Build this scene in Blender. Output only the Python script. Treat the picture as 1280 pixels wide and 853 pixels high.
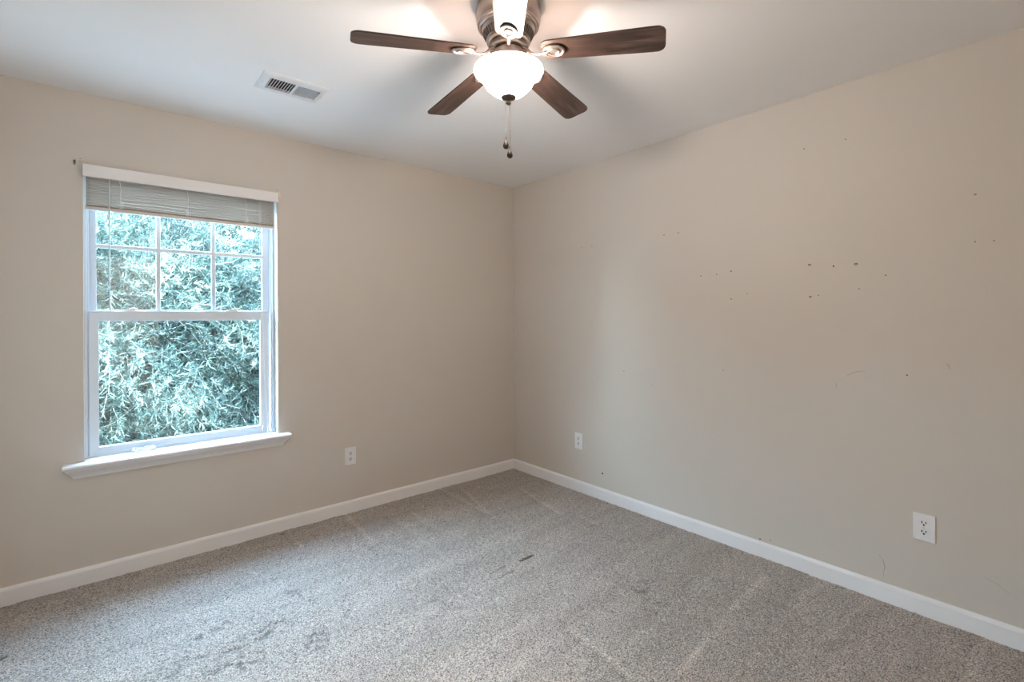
import bpy, bmesh, math
import numpy as np
from mathutils import Vector, Matrix
from math import sin, cos, pi, radians as R

# ------------------------------------------------------------------ camera, sky, sun, exposure
S = bpy.context.scene
COL = S.collection
for o in list(bpy.data.objects):
    bpy.data.objects.remove(o)

CAM = (-2.7610, -3.2227, 1.3156)
YAW, ROLL, FPX, SHY = 0.865286, 0.0047, 608.18, -30.05
cd = bpy.data.cameras.new('camera')
cam = bpy.data.objects.new('camera', cd); COL.objects.link(cam)
f = Vector((cos(YAW), sin(YAW), 0)); r0 = Vector((sin(YAW), -cos(YAW), 0)); u0 = Vector((0, 0, 1))
r = r0 * cos(ROLL) - u0 * sin(ROLL); u = r0 * sin(ROLL) + u0 * cos(ROLL)
cam.matrix_world = Matrix(((r.x, u.x, -f.x, CAM[0]), (r.y, u.y, -f.y, CAM[1]), (r.z, u.z, -f.z, CAM[2]), (0, 0, 0, 1)))
cd.sensor_width = 36; cd.sensor_fit = 'HORIZONTAL'; cd.lens = FPX * 36 / 1280
cd.shift_y = SHY / 1280; cd.clip_start = 0.02; cd.clip_end = 300
S.camera = cam

SKY_STRENGTH = 43.5
SUN_STRENGTH = 25.0
BULB_POWER = 118.0
HALL_FILL_POWER = 112.0
BULB_COLOR = (1.0, 0.93, 0.885)
S.view_settings.view_transform = 'Standard'
S.view_settings.look = 'None'
S.view_settings.gamma = 1.0
S.view_settings.use_curve_mapping = False
S.view_settings.exposure = 0.12
S.render.film_transparent = False
cy = S.cycles
cy.use_denoising = True
cy.max_bounces = 14; cy.diffuse_bounces = 8; cy.glossy_bounces = 4
cy.transparent_max_bounces = 16; cy.transmission_bounces = 8
cy.caustics_reflective = False; cy.caustics_refractive = False
cy.sample_clamp_indirect = 6.0

world = bpy.data.worlds.new('sky'); S.world = world; world.use_nodes = True
nt = world.node_tree; nt.nodes.clear()
wo = nt.nodes.new('ShaderNodeOutputWorld'); bg = nt.nodes.new('ShaderNodeBackground')
tc = nt.nodes.new('ShaderNodeTexCoord'); sp = nt.nodes.new('ShaderNodeSeparateXYZ')
rp = nt.nodes.new('ShaderNodeValToRGB')
nt.links.new(tc.outputs['Generated'], sp.inputs[0]); nt.links.new(sp.outputs['Z'], rp.inputs[0])
rp.color_ramp.elements[0].position = 0.0; rp.color_ramp.elements[0].color = (0.70, 0.86, 1.0, 1)
rp.color_ramp.elements[1].position = 1.0; rp.color_ramp.elements[1].color = (0.42, 0.66, 1.0, 1)
nt.links.new(rp.outputs[0], bg.inputs['Color'])
br = nt.nodes.new('ShaderNodeMapRange'); br.interpolation_type = 'SMOOTHSTEP'      # window side of the sky brightened to send more light indoors
br.inputs['From Min'].default_value = -0.35; br.inputs['From Max'].default_value = 0.55
br.inputs['To Min'].default_value = 0.16 * SKY_STRENGTH; br.inputs['To Max'].default_value = SKY_STRENGTH
dt = nt.nodes.new('ShaderNodeVectorMath'); dt.operation = 'DOT_PRODUCT'; dt.inputs[1].default_value = Vector((-0.76, 0.60, 0.22)).normalized()
nt.links.new(tc.outputs['Generated'], dt.inputs[0]); nt.links.new(dt.outputs['Value'], br.inputs['Value']); nt.links.new(br.outputs[0], bg.inputs['Strength'])
nt.links.new(bg.outputs[0], wo.inputs['Surface'])

hd = bpy.data.lights.new('added_hall_fill', 'AREA'); hall = bpy.data.objects.new('added_hall_fill', hd); COL.objects.link(hall)
hd.shape = 'DISK'; hd.size = 0.36; hd.energy = HALL_FILL_POWER; hd.color = (1.0, 0.96, 0.93); hall.location = (-2.50, -4.35, 2.40)   # unseen fill light added behind the doorway to lift the walls
sd = bpy.data.lights.new('sun', 'SUN'); sun = bpy.data.objects.new('sun', sd); COL.objects.link(sun)
sd.energy = SUN_STRENGTH; sd.angle = R(0.6); sd.color = (1.0, 0.96, 0.90)
sun.rotation_euler = Vector((1.0, 0.32, -1.25)).to_track_quat('-Z', 'Y').to_euler()   # high from the left, along the outer wall

# ------------------------------------------------------------------ materials
def mat(name, color, rough=0.5, metal=0.0, noise=0.0, nscale=20.0, bump=0.0, bscale=200.0, spec=0.5, stretch=None):
    m = bpy.data.materials.new(name); m.use_nodes = True
    n, l = m.node_tree.nodes, m.node_tree.links
    b = n['Principled BSDF']
    b.inputs['Roughness'].default_value = rough; b.inputs['Metallic'].default_value = metal
    b.inputs['Specular IOR Level'].default_value = spec
    b.inputs['Base Color'].default_value = (*color, 1)
    tcn = n.new('ShaderNodeTexCoord'); src = tcn.outputs['Object']
    if stretch:
        mp = n.new('ShaderNodeMapping'); mp.inputs['Scale'].default_value = stretch
        l.new(src, mp.inputs[0]); src = mp.outputs[0]
    if noise:
        t = n.new('ShaderNodeTexNoise'); t.inputs['Scale'].default_value = nscale; t.inputs['Detail'].default_value = 4
        l.new(src, t.inputs['Vector'])
        ra = n.new('ShaderNodeValToRGB')
        ra.color_ramp.elements[0].position = 0.3; ra.color_ramp.elements[1].position = 0.7
        ra.color_ramp.elements[0].color = (*[c * (1 - noise) for c in color], 1)
        ra.color_ramp.elements[1].color = (*[min(1, c * (1 + noise)) for c in color], 1)
        l.new(t.outputs['Fac'], ra.inputs[0]); l.new(ra.outputs[0], b.inputs['Base Color'])
    if bump:
        t = n.new('ShaderNodeTexNoise'); t.inputs['Scale'].default_value = bscale; t.inputs['Detail'].default_value = 3
        l.new(src, t.inputs['Vector'])
        bp = n.new('ShaderNodeBump'); bp.inputs['Strength'].default_value = bump; bp.inputs['Distance'].default_value = 0.002
        l.new(t.outputs['Fac'], bp.inputs['Height']); l.new(bp.outputs[0], b.inputs['Normal'])
    return m

M = {}
M['wall'] = mat('beige_wall_paint', (0.608, 0.560, 0.506), 0.6, noise=0.012, nscale=1.5, bump=0.12, bscale=260, spec=0.3)
M['ceiling'] = mat('white_ceiling_paint', (0.87, 0.87, 0.875), 0.85, noise=0.01, nscale=2, bump=0.1, bscale=200, spec=0.2)
M['trim'] = mat('white_trim_paint', (0.84, 0.84, 0.85), 0.35, noise=0.01, nscale=6, bump=0.03, bscale=60)
M['vinyl'] = mat('cool_light_tinted_vinyl', (0.72, 0.79, 0.86), 0.35, noise=0.01, nscale=6)  # cool window light tinted into the vinyl colour
M['blind'] = mat('shade_toned_blind_slats', (0.60, 0.55, 0.50), 0.45, noise=0.03, nscale=9)  # white slats darkened and warmed in colour for their backlit shade
M['valance'] = mat('white_valance', (0.80, 0.79, 0.79), 0.5, noise=0.01, nscale=9)
M['cord'] = mat('white_cord', (0.85, 0.86, 0.86), 0.7, noise=0.03, nscale=300)
M['wand'] = mat('clear_plastic_wand', (0.62, 0.66, 0.66), 0.2, noise=0.02, nscale=80)
M['plate'] = mat('white_outlet_plastic', (0.80, 0.80, 0.82), 0.3, noise=0.01, nscale=40)
M['socket'] = mat('dark_socket_slot', (0.02, 0.02, 0.02), 0.6, noise=0.1, nscale=90)
M['screw'] = mat('screw_metal', (0.55, 0.54, 0.52), 0.35, 0.9, noise=0.05, nscale=200)
M['vent'] = mat('white_register_enamel', (0.72, 0.73, 0.75), 0.4, noise=0.02, nscale=30)
M['duct'] = mat('dull_duct_metal', (0.10, 0.10, 0.10), 0.7, 0.3, noise=0.2, nscale=20)
M['nickel'] = mat('brushed_nickel', (0.42, 0.355, 0.32), 0.34, 0.9, noise=0.08, nscale=30, stretch=(1, 1, 14))
M['pewter'] = mat('dark_pewter', (0.16, 0.135, 0.12), 0.42, 0.85, noise=0.1, nscale=40)
M['chain'] = mat('aged_brass_chain', (0.26, 0.22, 0.18), 0.45, 0.8, noise=0.1, nscale=300)
M['fob'] = mat('dark_bronze_fob', (0.05, 0.04, 0.035), 0.35, 0.6, noise=0.2, nscale=100)
M['hole'] = mat('dark_hole', (0.025, 0.02, 0.018), 0.9, noise=0.2, nscale=200)
M['plug'] = mat('wall_plug_plastic', (0.12, 0.10, 0.09), 0.6, noise=0.2, nscale=200)
M['scuff'] = mat('grey_scuff', (0.40, 0.35, 0.30), 0.7, noise=0.2, nscale=60)
M['greenmetal'] = mat('tarnished_green_metal', (0.16, 0.20, 0.16), 0.5, 0.5, noise=0.35, nscale=120)
M['ivory'] = mat('ivory_plastic', (0.85, 0.80, 0.74), 0.4, noise=0.02, nscale=50)
M['bark'] = mat('tree_bark', (0.13, 0.11, 0.095), 0.9, noise=0.35, nscale=8, bump=0.6, bscale=30)
M['twig'] = mat('pale_twigs', (0.30, 0.29, 0.25), 0.8, noise=0.2, nscale=4)
M['bounce_ground'] = mat('pale_bounce_surface', (0.36, 0.37, 0.375), 0.9, noise=0.3, nscale=3, bump=0.5, bscale=20)  # unseen ground made pale to bounce daylight up to the ceiling

def wood_material():
    m = bpy.data.materials.new('dark_walnut_blade'); m.use_nodes = True
    n, l = m.node_tree.nodes, m.node_tree.links; b = n['Principled BSDF']
    b.inputs['Roughness'].default_value = 0.42
    t = n.new('ShaderNodeTexCoord'); mp = n.new('ShaderNodeMapping'); mp.inputs['Scale'].default_value = (3.0, 45, 10)
    l.new(t.outputs['Object'], mp.inputs[0])
    no = n.new('ShaderNodeTexNoise'); no.inputs['Scale'].default_value = 1.0; no.inputs['Detail'].default_value = 6
    no.inputs['Distortion'].default_value = 1.4
    l.new(mp.outputs[0], no.inputs['Vector'])
    ra = n.new('ShaderNodeValToRGB'); e = ra.color_ramp.elements
    e[0].position = 0.30; e[0].color = (0.014, 0.007, 0.005, 1); e[1].position = 0.72; e[1].color = (0.105, 0.064, 0.050, 1)
    k = e.new(0.5); k.color = (0.042, 0.023, 0.017, 1)
    l.new(no.outputs['Fac'], ra.inputs[0]); l.new(ra.outputs[0], b.inputs['Base Color'])
    bp = n.new('ShaderNodeBump'); bp.inputs['Strength'].default_value = 0.15; bp.inputs['Distance'].default_value = 0.001
    l.new(no.outputs['Fac'], bp.inputs['Height']); l.new(bp.outputs[0], b.inputs['Normal'])
    return m
M['wood'] = wood_material()

def bowl_material():
    m = bpy.data.materials.new('frosted_lamp_glass'); m.use_nodes = True
    n, l = m.node_tree.nodes, m.node_tree.links
    n.remove(n['Principled BSDF']); out = n['Material Output']
    tr = n.new('ShaderNodeBsdfTransparent'); tr.inputs[0].default_value = (1.0, 0.97, 0.93, 1)
    tl = n.new('ShaderNodeBsdfTranslucent'); tl.inputs[0].default_value = (1.0, 0.93, 0.86, 1)
    em = n.new('ShaderNodeEmission'); em.inputs[0].default_value = (1.0, 0.87, 0.78, 1); em.inputs[1].default_value = 0.9
    gl = n.new('ShaderNodeBsdfGlossy'); gl.inputs['Roughness'].default_value = 0.25
    t = n.new('ShaderNodeTexCoord'); no = n.new('ShaderNodeTexNoise'); no.inputs['Scale'].default_value = 9
    l.new(t.outputs['Object'], no.inputs['Vector'])
    mr = n.new('ShaderNodeMapRange'); mr.inputs['To Min'].default_value = 0.40; mr.inputs['To Max'].default_value = 0.55
    l.new(no.outputs['Fac'], mr.inputs['Value'])
    mx = n.new('ShaderNodeMixShader'); l.new(mr.outputs[0], mx.inputs[0]); l.new(tl.outputs[0], mx.inputs[1]); l.new(tr.outputs[0], mx.inputs[2])
    ad = n.new('ShaderNodeAddShader'); l.new(mx.outputs[0], ad.inputs[0]); l.new(em.outputs[0], ad.inputs[1])
    m2 = n.new('ShaderNodeMixShader'); m2.inputs[0].default_value = 0.06
    l.new(ad.outputs[0], m2.inputs[1]); l.new(gl.outputs[0], m2.inputs[2]); l.new(m2.outputs[0], out.inputs['Surface'])
    return m
M['bowl'] = bowl_material()

def baffle_material():  # partly see-through, so the added baffle passes some warm light upward
    m = bpy.data.materials.new('thin_light_baffle'); m.use_nodes = True
    n, l = m.node_tree.nodes, m.node_tree.links; b = n['Principled BSDF']; out = n['Material Output']
    b.inputs['Base Color'].default_value = (0.85, 0.83, 0.80, 1)
    t = n.new('ShaderNodeTexNoise'); t.inputs['Scale'].default_value = 12
    mr = n.new('ShaderNodeMapRange'); mr.inputs['To Min'].default_value = 0.25; mr.inputs['To Max'].default_value = 0.31
    l.new(t.outputs['Fac'], mr.inputs['Value'])
    tr = n.new('ShaderNodeBsdfTransparent'); tr.inputs[0].default_value = (1.0, 0.86, 0.78, 1)
    mx = n.new('ShaderNodeMixShader'); l.new(mr.outputs[0], mx.inputs[0]); l.new(b.outputs[0], mx.inputs[1]); l.new(tr.outputs[0], mx.inputs[2])
    l.new(mx.outputs[0], out.inputs['Surface'])
    return m
M['baffle'] = baffle_material()

def glass_material():
    m = bpy.data.materials.new('window_glass'); m.use_nodes = True
    n, l = m.node_tree.nodes, m.node_tree.links
    n.remove(n['Principled BSDF']); out = n['Material Output']
    tr = n.new('ShaderNodeBsdfTransparent'); tr.inputs[0].default_value = (0.93, 0.99, 0.985, 1)
    gl = n.new('ShaderNodeBsdfGlossy'); gl.inputs['Roughness'].default_value = 0.02
    lw = n.new('ShaderNodeLayerWeight'); pw = n.new('ShaderNodeMath'); pw.operation = 'POWER'; pw.inputs[1].default_value = 5.0
    fr = n.new('ShaderNodeMath'); fr.operation = 'MULTIPLY_ADD'; fr.inputs[1].default_value = 0.90; fr.inputs[2].default_value = 0.035
    l.new(lw.outputs['Facing'], pw.inputs[0]); l.new(pw.outputs[0], fr.inputs[0])
    no = n.new('ShaderNodeTexNoise'); no.inputs['Scale'].default_value = 3
    bp = n.new('ShaderNodeBump'); bp.inputs['Strength'].default_value = 0.01; l.new(no.outputs['Fac'], bp.inputs['Height'])
    l.new(bp.outputs[0], gl.inputs['Normal'])
    mx = n.new('ShaderNodeMixShader'); l.new(fr.outputs[0], mx.inputs[0]); l.new(tr.outputs[0], mx.inputs[1]); l.new(gl.outputs[0], mx.inputs[2])
    l.new(mx.outputs[0], out.inputs['Surface'])
    return m
M['glass'] = glass_material()

def leaf_material():
    m = bpy.data.materials.new('narrow_leaves'); m.use_nodes = True
    n, l = m.node_tree.nodes, m.node_tree.links; b = n['Principled BSDF']; out = n['Material Output']
    at = n.new('ShaderNodeAttribute'); at.attribute_name = 'tone'
    ra = n.new('ShaderNodeValToRGB'); e = ra.color_ramp.elements
    e[0].position = 0.0; e[0].color = (0.020, 0.042, 0.042, 1); e[1].position = 1.0; e[1].color = (0.56, 0.60, 0.52, 1)
    k = e.new(0.45); k.color = (0.048, 0.098, 0.084, 1); k = e.new(0.78); k.color = (0.165, 0.225, 0.19, 1)
    l.new(at.outputs['Fac'], ra.inputs[0]); l.new(ra.outputs[0], b.inputs['Base Color'])
    b.inputs['Roughness'].default_value = 0.45
    tl = n.new('ShaderNodeBsdfTranslucent'); l.new(ra.outputs[0], tl.inputs[0])
    mx = n.new('ShaderNodeMixShader'); mx.inputs[0].default_value = 0.25
    l.new(b.outputs[0], mx.inputs[1]); l.new(tl.outputs[0], mx.inputs[2]); l.new(mx.outputs[0], out.inputs['Surface'])
    return m
M['leaf'] = leaf_material()

def carpet_material():
    m = bpy.data.materials.new('grey_beige_carpet'); m.use_nodes = True
    n, l = m.node_tree.nodes, m.node_tree.links; b = n['Principled BSDF']
    b.inputs['Roughness'].default_value = 0.95; b.inputs['Specular IOR Level'].default_value = 0.1
    b.inputs['Sheen Weight'].default_value = 0.25; b.inputs['Sheen Roughness'].default_value = 0.5
    t = n.new('ShaderNodeTexCoord')
    fine = n.new('ShaderNodeTexNoise'); fine.inputs['Scale'].default_value = 200; fine.inputs['Detail'].default_value = 2
    l.new(t.outputs['Object'], fine.inputs['Vector'])
    ra = n.new('ShaderNodeValToRGB'); e = ra.color_ramp.elements
    e[0].position = 0.32; e[0].color = (0.085, 0.070, 0.059, 1); e[1].position = 0.66; e[1].color = (0.66, 0.59, 0.53, 1)
    l.new(fine.outputs['Fac'], ra.inputs[0])
    # worn tracks: pile lying over in strokes
    mp = n.new('ShaderNodeMapping'); mp.inputs['Rotation'].default_value = (0, 0, R(-25)); mp.inputs['Scale'].default_value = (0.9, 5.0, 1)
    l.new(t.outputs['Object'], mp.inputs[0])
    st = n.new('ShaderNodeTexNoise'); st.inputs['Scale'].default_value = 1.6; st.inputs['Detail'].default_value = 5; st.inputs['Roughness'].default_value = 0.6
    l.new(mp.outputs[0], st.inputs['Vector'])
    mr = n.new('ShaderNodeMapRange'); mr.inputs['From Min'].default_value = 0.3; mr.inputs['From Max'].default_value = 0.7
    mr.inputs['To Min'].default_value = 0.84; mr.inputs['To Max'].default_value = 1.12
    l.new(st.outputs['Fac'], mr.inputs['Value'])
    mu = n.new('ShaderNodeMix'); mu.data_type = 'RGBA'; mu.blend_type = 'MULTIPLY'; mu.inputs['Factor'].default_value = 1
    l.new(ra.outputs[0], mu.inputs['A']); l.new(mr.outputs[0], mu.inputs['B'])
    at = n.new('ShaderNodeAttribute'); at.attribute_name = 'dent_dark'  # darkens the colour along the dents
    m3 = n.new('ShaderNodeMix'); m3.data_type = 'RGBA'; m3.inputs['B'].default_value = (0.06, 0.065, 0.065, 1)
    na = n.new('ShaderNodeAttribute'); na.attribute_name = 'nap'
    nm = n.new('ShaderNodeMath'); nm.operation = 'MULTIPLY_ADD'; nm.inputs[1].default_value = 0.24; nm.inputs[2].default_value = 1.0
    l.new(na.outputs['Fac'], nm.inputs[0])
    m4 = n.new('ShaderNodeMix'); m4.data_type = 'RGBA'; m4.blend_type = 'MULTIPLY'; m4.inputs['Factor'].default_value = 1
    l.new(mu.outputs['Result'], m4.inputs['A']); l.new(nm.outputs[0], m4.inputs['B'])
    l.new(at.outputs['Fac'], m3.inputs['Factor']); l.new(m4.outputs['Result'], m3.inputs['A'])
    l.new(m3.outputs['Result'], b.inputs['Base Color'])
    vo = n.new('ShaderNodeTexVoronoi'); vo.inputs['Scale'].default_value = 210
    l.new(t.outputs['Object'], vo.inputs['Vector'])
    bp = n.new('ShaderNodeBump'); bp.inputs['Strength'].default_value = 0.7; bp.inputs['Distance'].default_value = 0.004; bp.invert = True
    l.new(vo.outputs['Distance'], bp.inputs['Height']); l.new(bp.outputs[0], b.inputs['Normal'])
    return m
M['carpet'] = carpet_material()

# ------------------------------------------------------------------ mesh helpers
def add_box(bm, x0, x1, y0, y1, z0, z1, mtx=None):
    vs = [bm.verts.new((x, y, z)) for z in (z0, z1) for y in (y0, y1) for x in (x0, x1)]
    for q in ((0, 2, 3, 1), (4, 5, 7, 6), (0, 1, 5, 4), (2, 6, 7, 3), (0, 4, 6, 2), (1, 3, 7, 5)):
        bm.faces.new([vs[i] for i in q])
    if mtx: bmesh.ops.transform(bm, matrix=mtx, verts=vs)
    return vs

def add_lathe(bm, prof, seg=48, center=(0, 0, 0), sx=1.0, sy=1.0, closed=False):
    """prof: list of (radius, z)"""
    rings = []
    for rr, z in prof:
        if rr < 1e-6: rings.append([bm.verts.new((center[0], center[1], center[2] + z))])
        else: rings.append([bm.verts.new((center[0] + sx * rr * cos(2 * pi * i / seg), center[1] + sy * rr * sin(2 * pi * i / seg), center[2] + z)) for i in range(seg)])
    pairs = list(zip(rings[:-1], rings[1:]))
    if closed: pairs.append((rings[-1], rings[0]))
    for a, b in pairs:
        for i in range(seg):
            j = (i + 1) % seg
            q = [a[i % len(a)], a[j % len(a)], b[j % len(b)], b[i % len(b)]]
            q2 = []
            for v in q:
                if v not in q2: q2.append(v)
            if len(q2) > 2: bm.faces.new(q2)
    return [v for ring in rings for v in ring]

def add_tube(bm, pts, rad, seg=10, flat=1.0):
    pts = [Vector(p) for p in pts]; rings = []
    rads = rad if isinstance(rad, (list, tuple)) else [rad] * len(pts)
    up = None
    for i, p in enumerate(pts):
        t = (pts[min(i + 1, len(pts) - 1)] - pts[max(i - 1, 0)]).normalized()
        if up is None: up = t.orthogonal().normalized() if abs(t.z) > 0.9 else Vector((0, 0, 1))
        s = t.cross(up).normalized(); v = s.cross(t).normalized(); up = v
        rings.append([bm.verts.new(p + s * cos(2 * pi * k / seg) * rads[i] + v * sin(2 * pi * k / seg) * rads[i] * flat) for k in range(seg)])
    for a, b in zip(rings[:-1], rings[1:]):
        for k in range(seg): bm.faces.new([a[k], a[(k + 1) % seg], b[(k + 1) % seg], b[k]])
    bm.faces.new(rings[0][::-1]); bm.faces.new(rings[-1])

def add_prism(bm, outline, z0, z1):
    a = [bm.verts.new((x, y, z0)) for x, y in outline]; b = [bm.verts.new((x, y, z1)) for x, y in outline]
    n = len(a)
    for i in range(n): bm.faces.new([a[i], a[(i + 1) % n], b[(i + 1) % n], b[i]])
    bm.faces.new(a[::-1]); bm.faces.new(b)
    return a + b

def extrude_profile(bm, prof, origin, out, along, length, cut0=0.0, cut1=0.0):
    """prof: list of (d_out, z); swept from origin along 'along'. cut0/cut1: how much the ends draw in per metre of missing projection"""
    o, ou, al = Vector(origin), Vector(out), Vector(along)
    dmax = max(d for d, z in prof)
    a = [bm.verts.new(o + ou * d + Vector((0, 0, z)) + al * cut0 * (dmax - d)) for d, z in prof]
    b = [bm.verts.new(o + ou * d + Vector((0, 0, z)) + al * (length - cut1 * (dmax - d))) for d, z in prof]
    n = len(a)
    for i in range(n): bm.faces.new([a[i], a[(i + 1) % n], b[(i + 1) % n], b[i]])
    bm.faces.new(a[::-1]); bm.faces.new(b)

def BM(): return bmesh.new()

def obj(name, bm, m, parent=None, bevel=0.0, smooth=True, kind=None, autosmooth=35, segs=2, loc=None):
    bmesh.ops.recalc_face_normals(bm, faces=bm.faces[:])
    me = bpy.data.meshes.new(name); bm.to_mesh(me); bm.free()
    me.materials.append(M[m] if isinstance(m, str) else m)
    o = bpy.data.objects.new(name, me); COL.objects.link(o)
    if parent: o.parent = parent
    if loc: o.location = loc
    if smooth:
        me.polygons.foreach_set('use_smooth', [True] * len(me.polygons))
        me.set_sharp_from_angle(angle=R(autosmooth))
    if bevel:
        b = o.modifiers.new('bevel', 'BEVEL'); b.width = bevel; b.segments = segs; b.limit_method = 'ANGLE'; b.angle_limit = R(30)
    if kind: o['kind'] = kind
    return o

def empty(name, loc, rot=(0, 0, 0)):
    o = bpy.data.objects.new(name, None); COL.objects.link(o); o.location = loc; o.rotation_euler = rot
    o.empty_display_size = 0.05
    return o

def tag(o, label, cat, group=None):
    o['label'] = label; o['category'] = cat
    if group: o['group'] = group
    return o

# ------------------------------------------------------------------ the room
H = 2.44
X0, Y0 = -3.16, -3.70            # the room runs from here to the far corner at 0, 0
T = 0.14
WX0, WX1, WZ0, WZ1 = -2.814, -1.915, 0.585, 2.055   # window opening
NL, NR = X0 - T, T

bm = BM()
add_box(bm, X0 - T, WX0, 0, T, -0.1, H); add_box(bm, WX1, T, 0, T, -0.1, H)
add_box(bm, WX0, WX1, 0, T, -0.1, WZ0); add_box(bm, WX0, WX1, 0, T, WZ1, H)
wall_left = obj('wall_left', bm, 'wall', smooth=False, kind='structure')
bm = BM(); add_box(bm, 0, T, Y0 - T, 0, -0.1, H)
wall_right = obj('wall_right', bm, 'wall', smooth=False, kind='structure')
bm = BM(); add_box(bm, X0 - T, X0, Y0 - T, 0, -0.1, H)
obj('wall_side', bm, 'wall', smooth=False, kind='structure')
DX0, DX1, DH = -3.02, -2.20, 2.04      # unseen opening behind the camera, added to let the fill light in
bm = BM(); add_box(bm, X0, DX0, Y0 - T, Y0, -0.1, H); add_box(bm, DX1, 0, Y0 - T, Y0, -0.1, H); add_box(bm, DX0, DX1, Y0 - T, Y0, DH, H)
obj('wall_rear', bm, 'wall', smooth=False, kind='structure')
bm = BM()
hy0, hy1, hx0, hx1 = -5.0, Y0 - T, -3.9, -1.2  # unseen hall box added around the fill light
add_box(bm, hx0 - T, hx0, hy0, hy1, -0.1, H); add_box(bm, hx1, hx1 + T, hy0, hy1, -0.1, H)
add_box(bm, hx0 - T, hx1 + T, hy0 - T, hy0, -0.1, H)
add_box(bm, hx0 - T, X0 - T, hy1, hy1 + T, -0.1, H)
obj('wall_added_hall', bm, 'wall', smooth=False, kind='structure')
bm = BM(); add_box(bm, hx0 - T, hx1 + T, hy0 - T, hy1 + 0.0, H, H + 0.12)
obj('ceiling_added_hall', bm, 'ceiling', smooth=False, kind='structure')
bm = BM(); add_box(bm, hx0 - T, hx1 + T, hy0 - T, hy1, -0.1, -0.002); add_box(bm, DX0, DX1, hy1, Y0, -0.1, -0.002)
obj('floor_added_hall', bm, 'carpet', smooth=False, kind='structure')
bm = BM()
add_box(bm, DX0 - 0.06, DX0, Y0, Y0 + 0.015, 0, DH + 0.06); add_box(bm, DX1, DX1 + 0.06, Y0, Y0 + 0.015, 0, DH + 0.06); add_box(bm, DX0, DX1, Y0, Y0 + 0.015, DH, DH + 0.06)
add_box(bm, DX0, DX0 + 0.015, Y0 - T, Y0, 0, DH); add_box(bm, DX1 - 0.015, DX1, Y0 - T, Y0, 0, DH); add_box(bm, DX0 + 0.015, DX1 - 0.015, Y0 - T, Y0, DH - 0.015, DH)
obj('trim_1', bm, 'trim', bevel=0.002, smooth=False, kind='structure')

# ceiling, with the duct opening
VX0, VX1, VY0, VY1 = -2.147, -1.915, -0.785, -0.663
bm = BM()
add_box(bm, X0 - T, VX0, Y0 - T, T, H, H + 0.12); add_box(bm, VX1, T, Y0 - T, T, H, H + 0.12)
add_box(bm, VX0, VX1, Y0 - T, VY0, H, H + 0.12); add_box(bm, VX0, VX1, VY1, T, H, H + 0.12)
obj('ceiling', bm, 'ceiling', smooth=False, kind='structure')

# ------------------------------------------------------------------ carpet: a real pile relief
rng = np.random.default_rng(7)
def value_noise(xx, yy, cell, seed):
    g = np.random.default_rng(seed).random((int(8 / cell) + 4, int(8 / cell) + 4))
    a = (xx + 5) / cell; b = (yy + 5) / cell
    i = np.floor(a).astype(int) % (g.shape[0] - 1); j = np.floor(b).astype(int) % (g.shape[1] - 1)
    fa = a - np.floor(a); fb = b - np.floor(b); fa = fa * fa * (3 - 2 * fa); fb = fb * fb * (3 - 2 * fb)
    return (g[i, j] * (1 - fa) + g[i + 1, j] * fa) * (1 - fb) + (g[i, j + 1] * (1 - fa) + g[i + 1, j + 1] * fa) * fb

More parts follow.
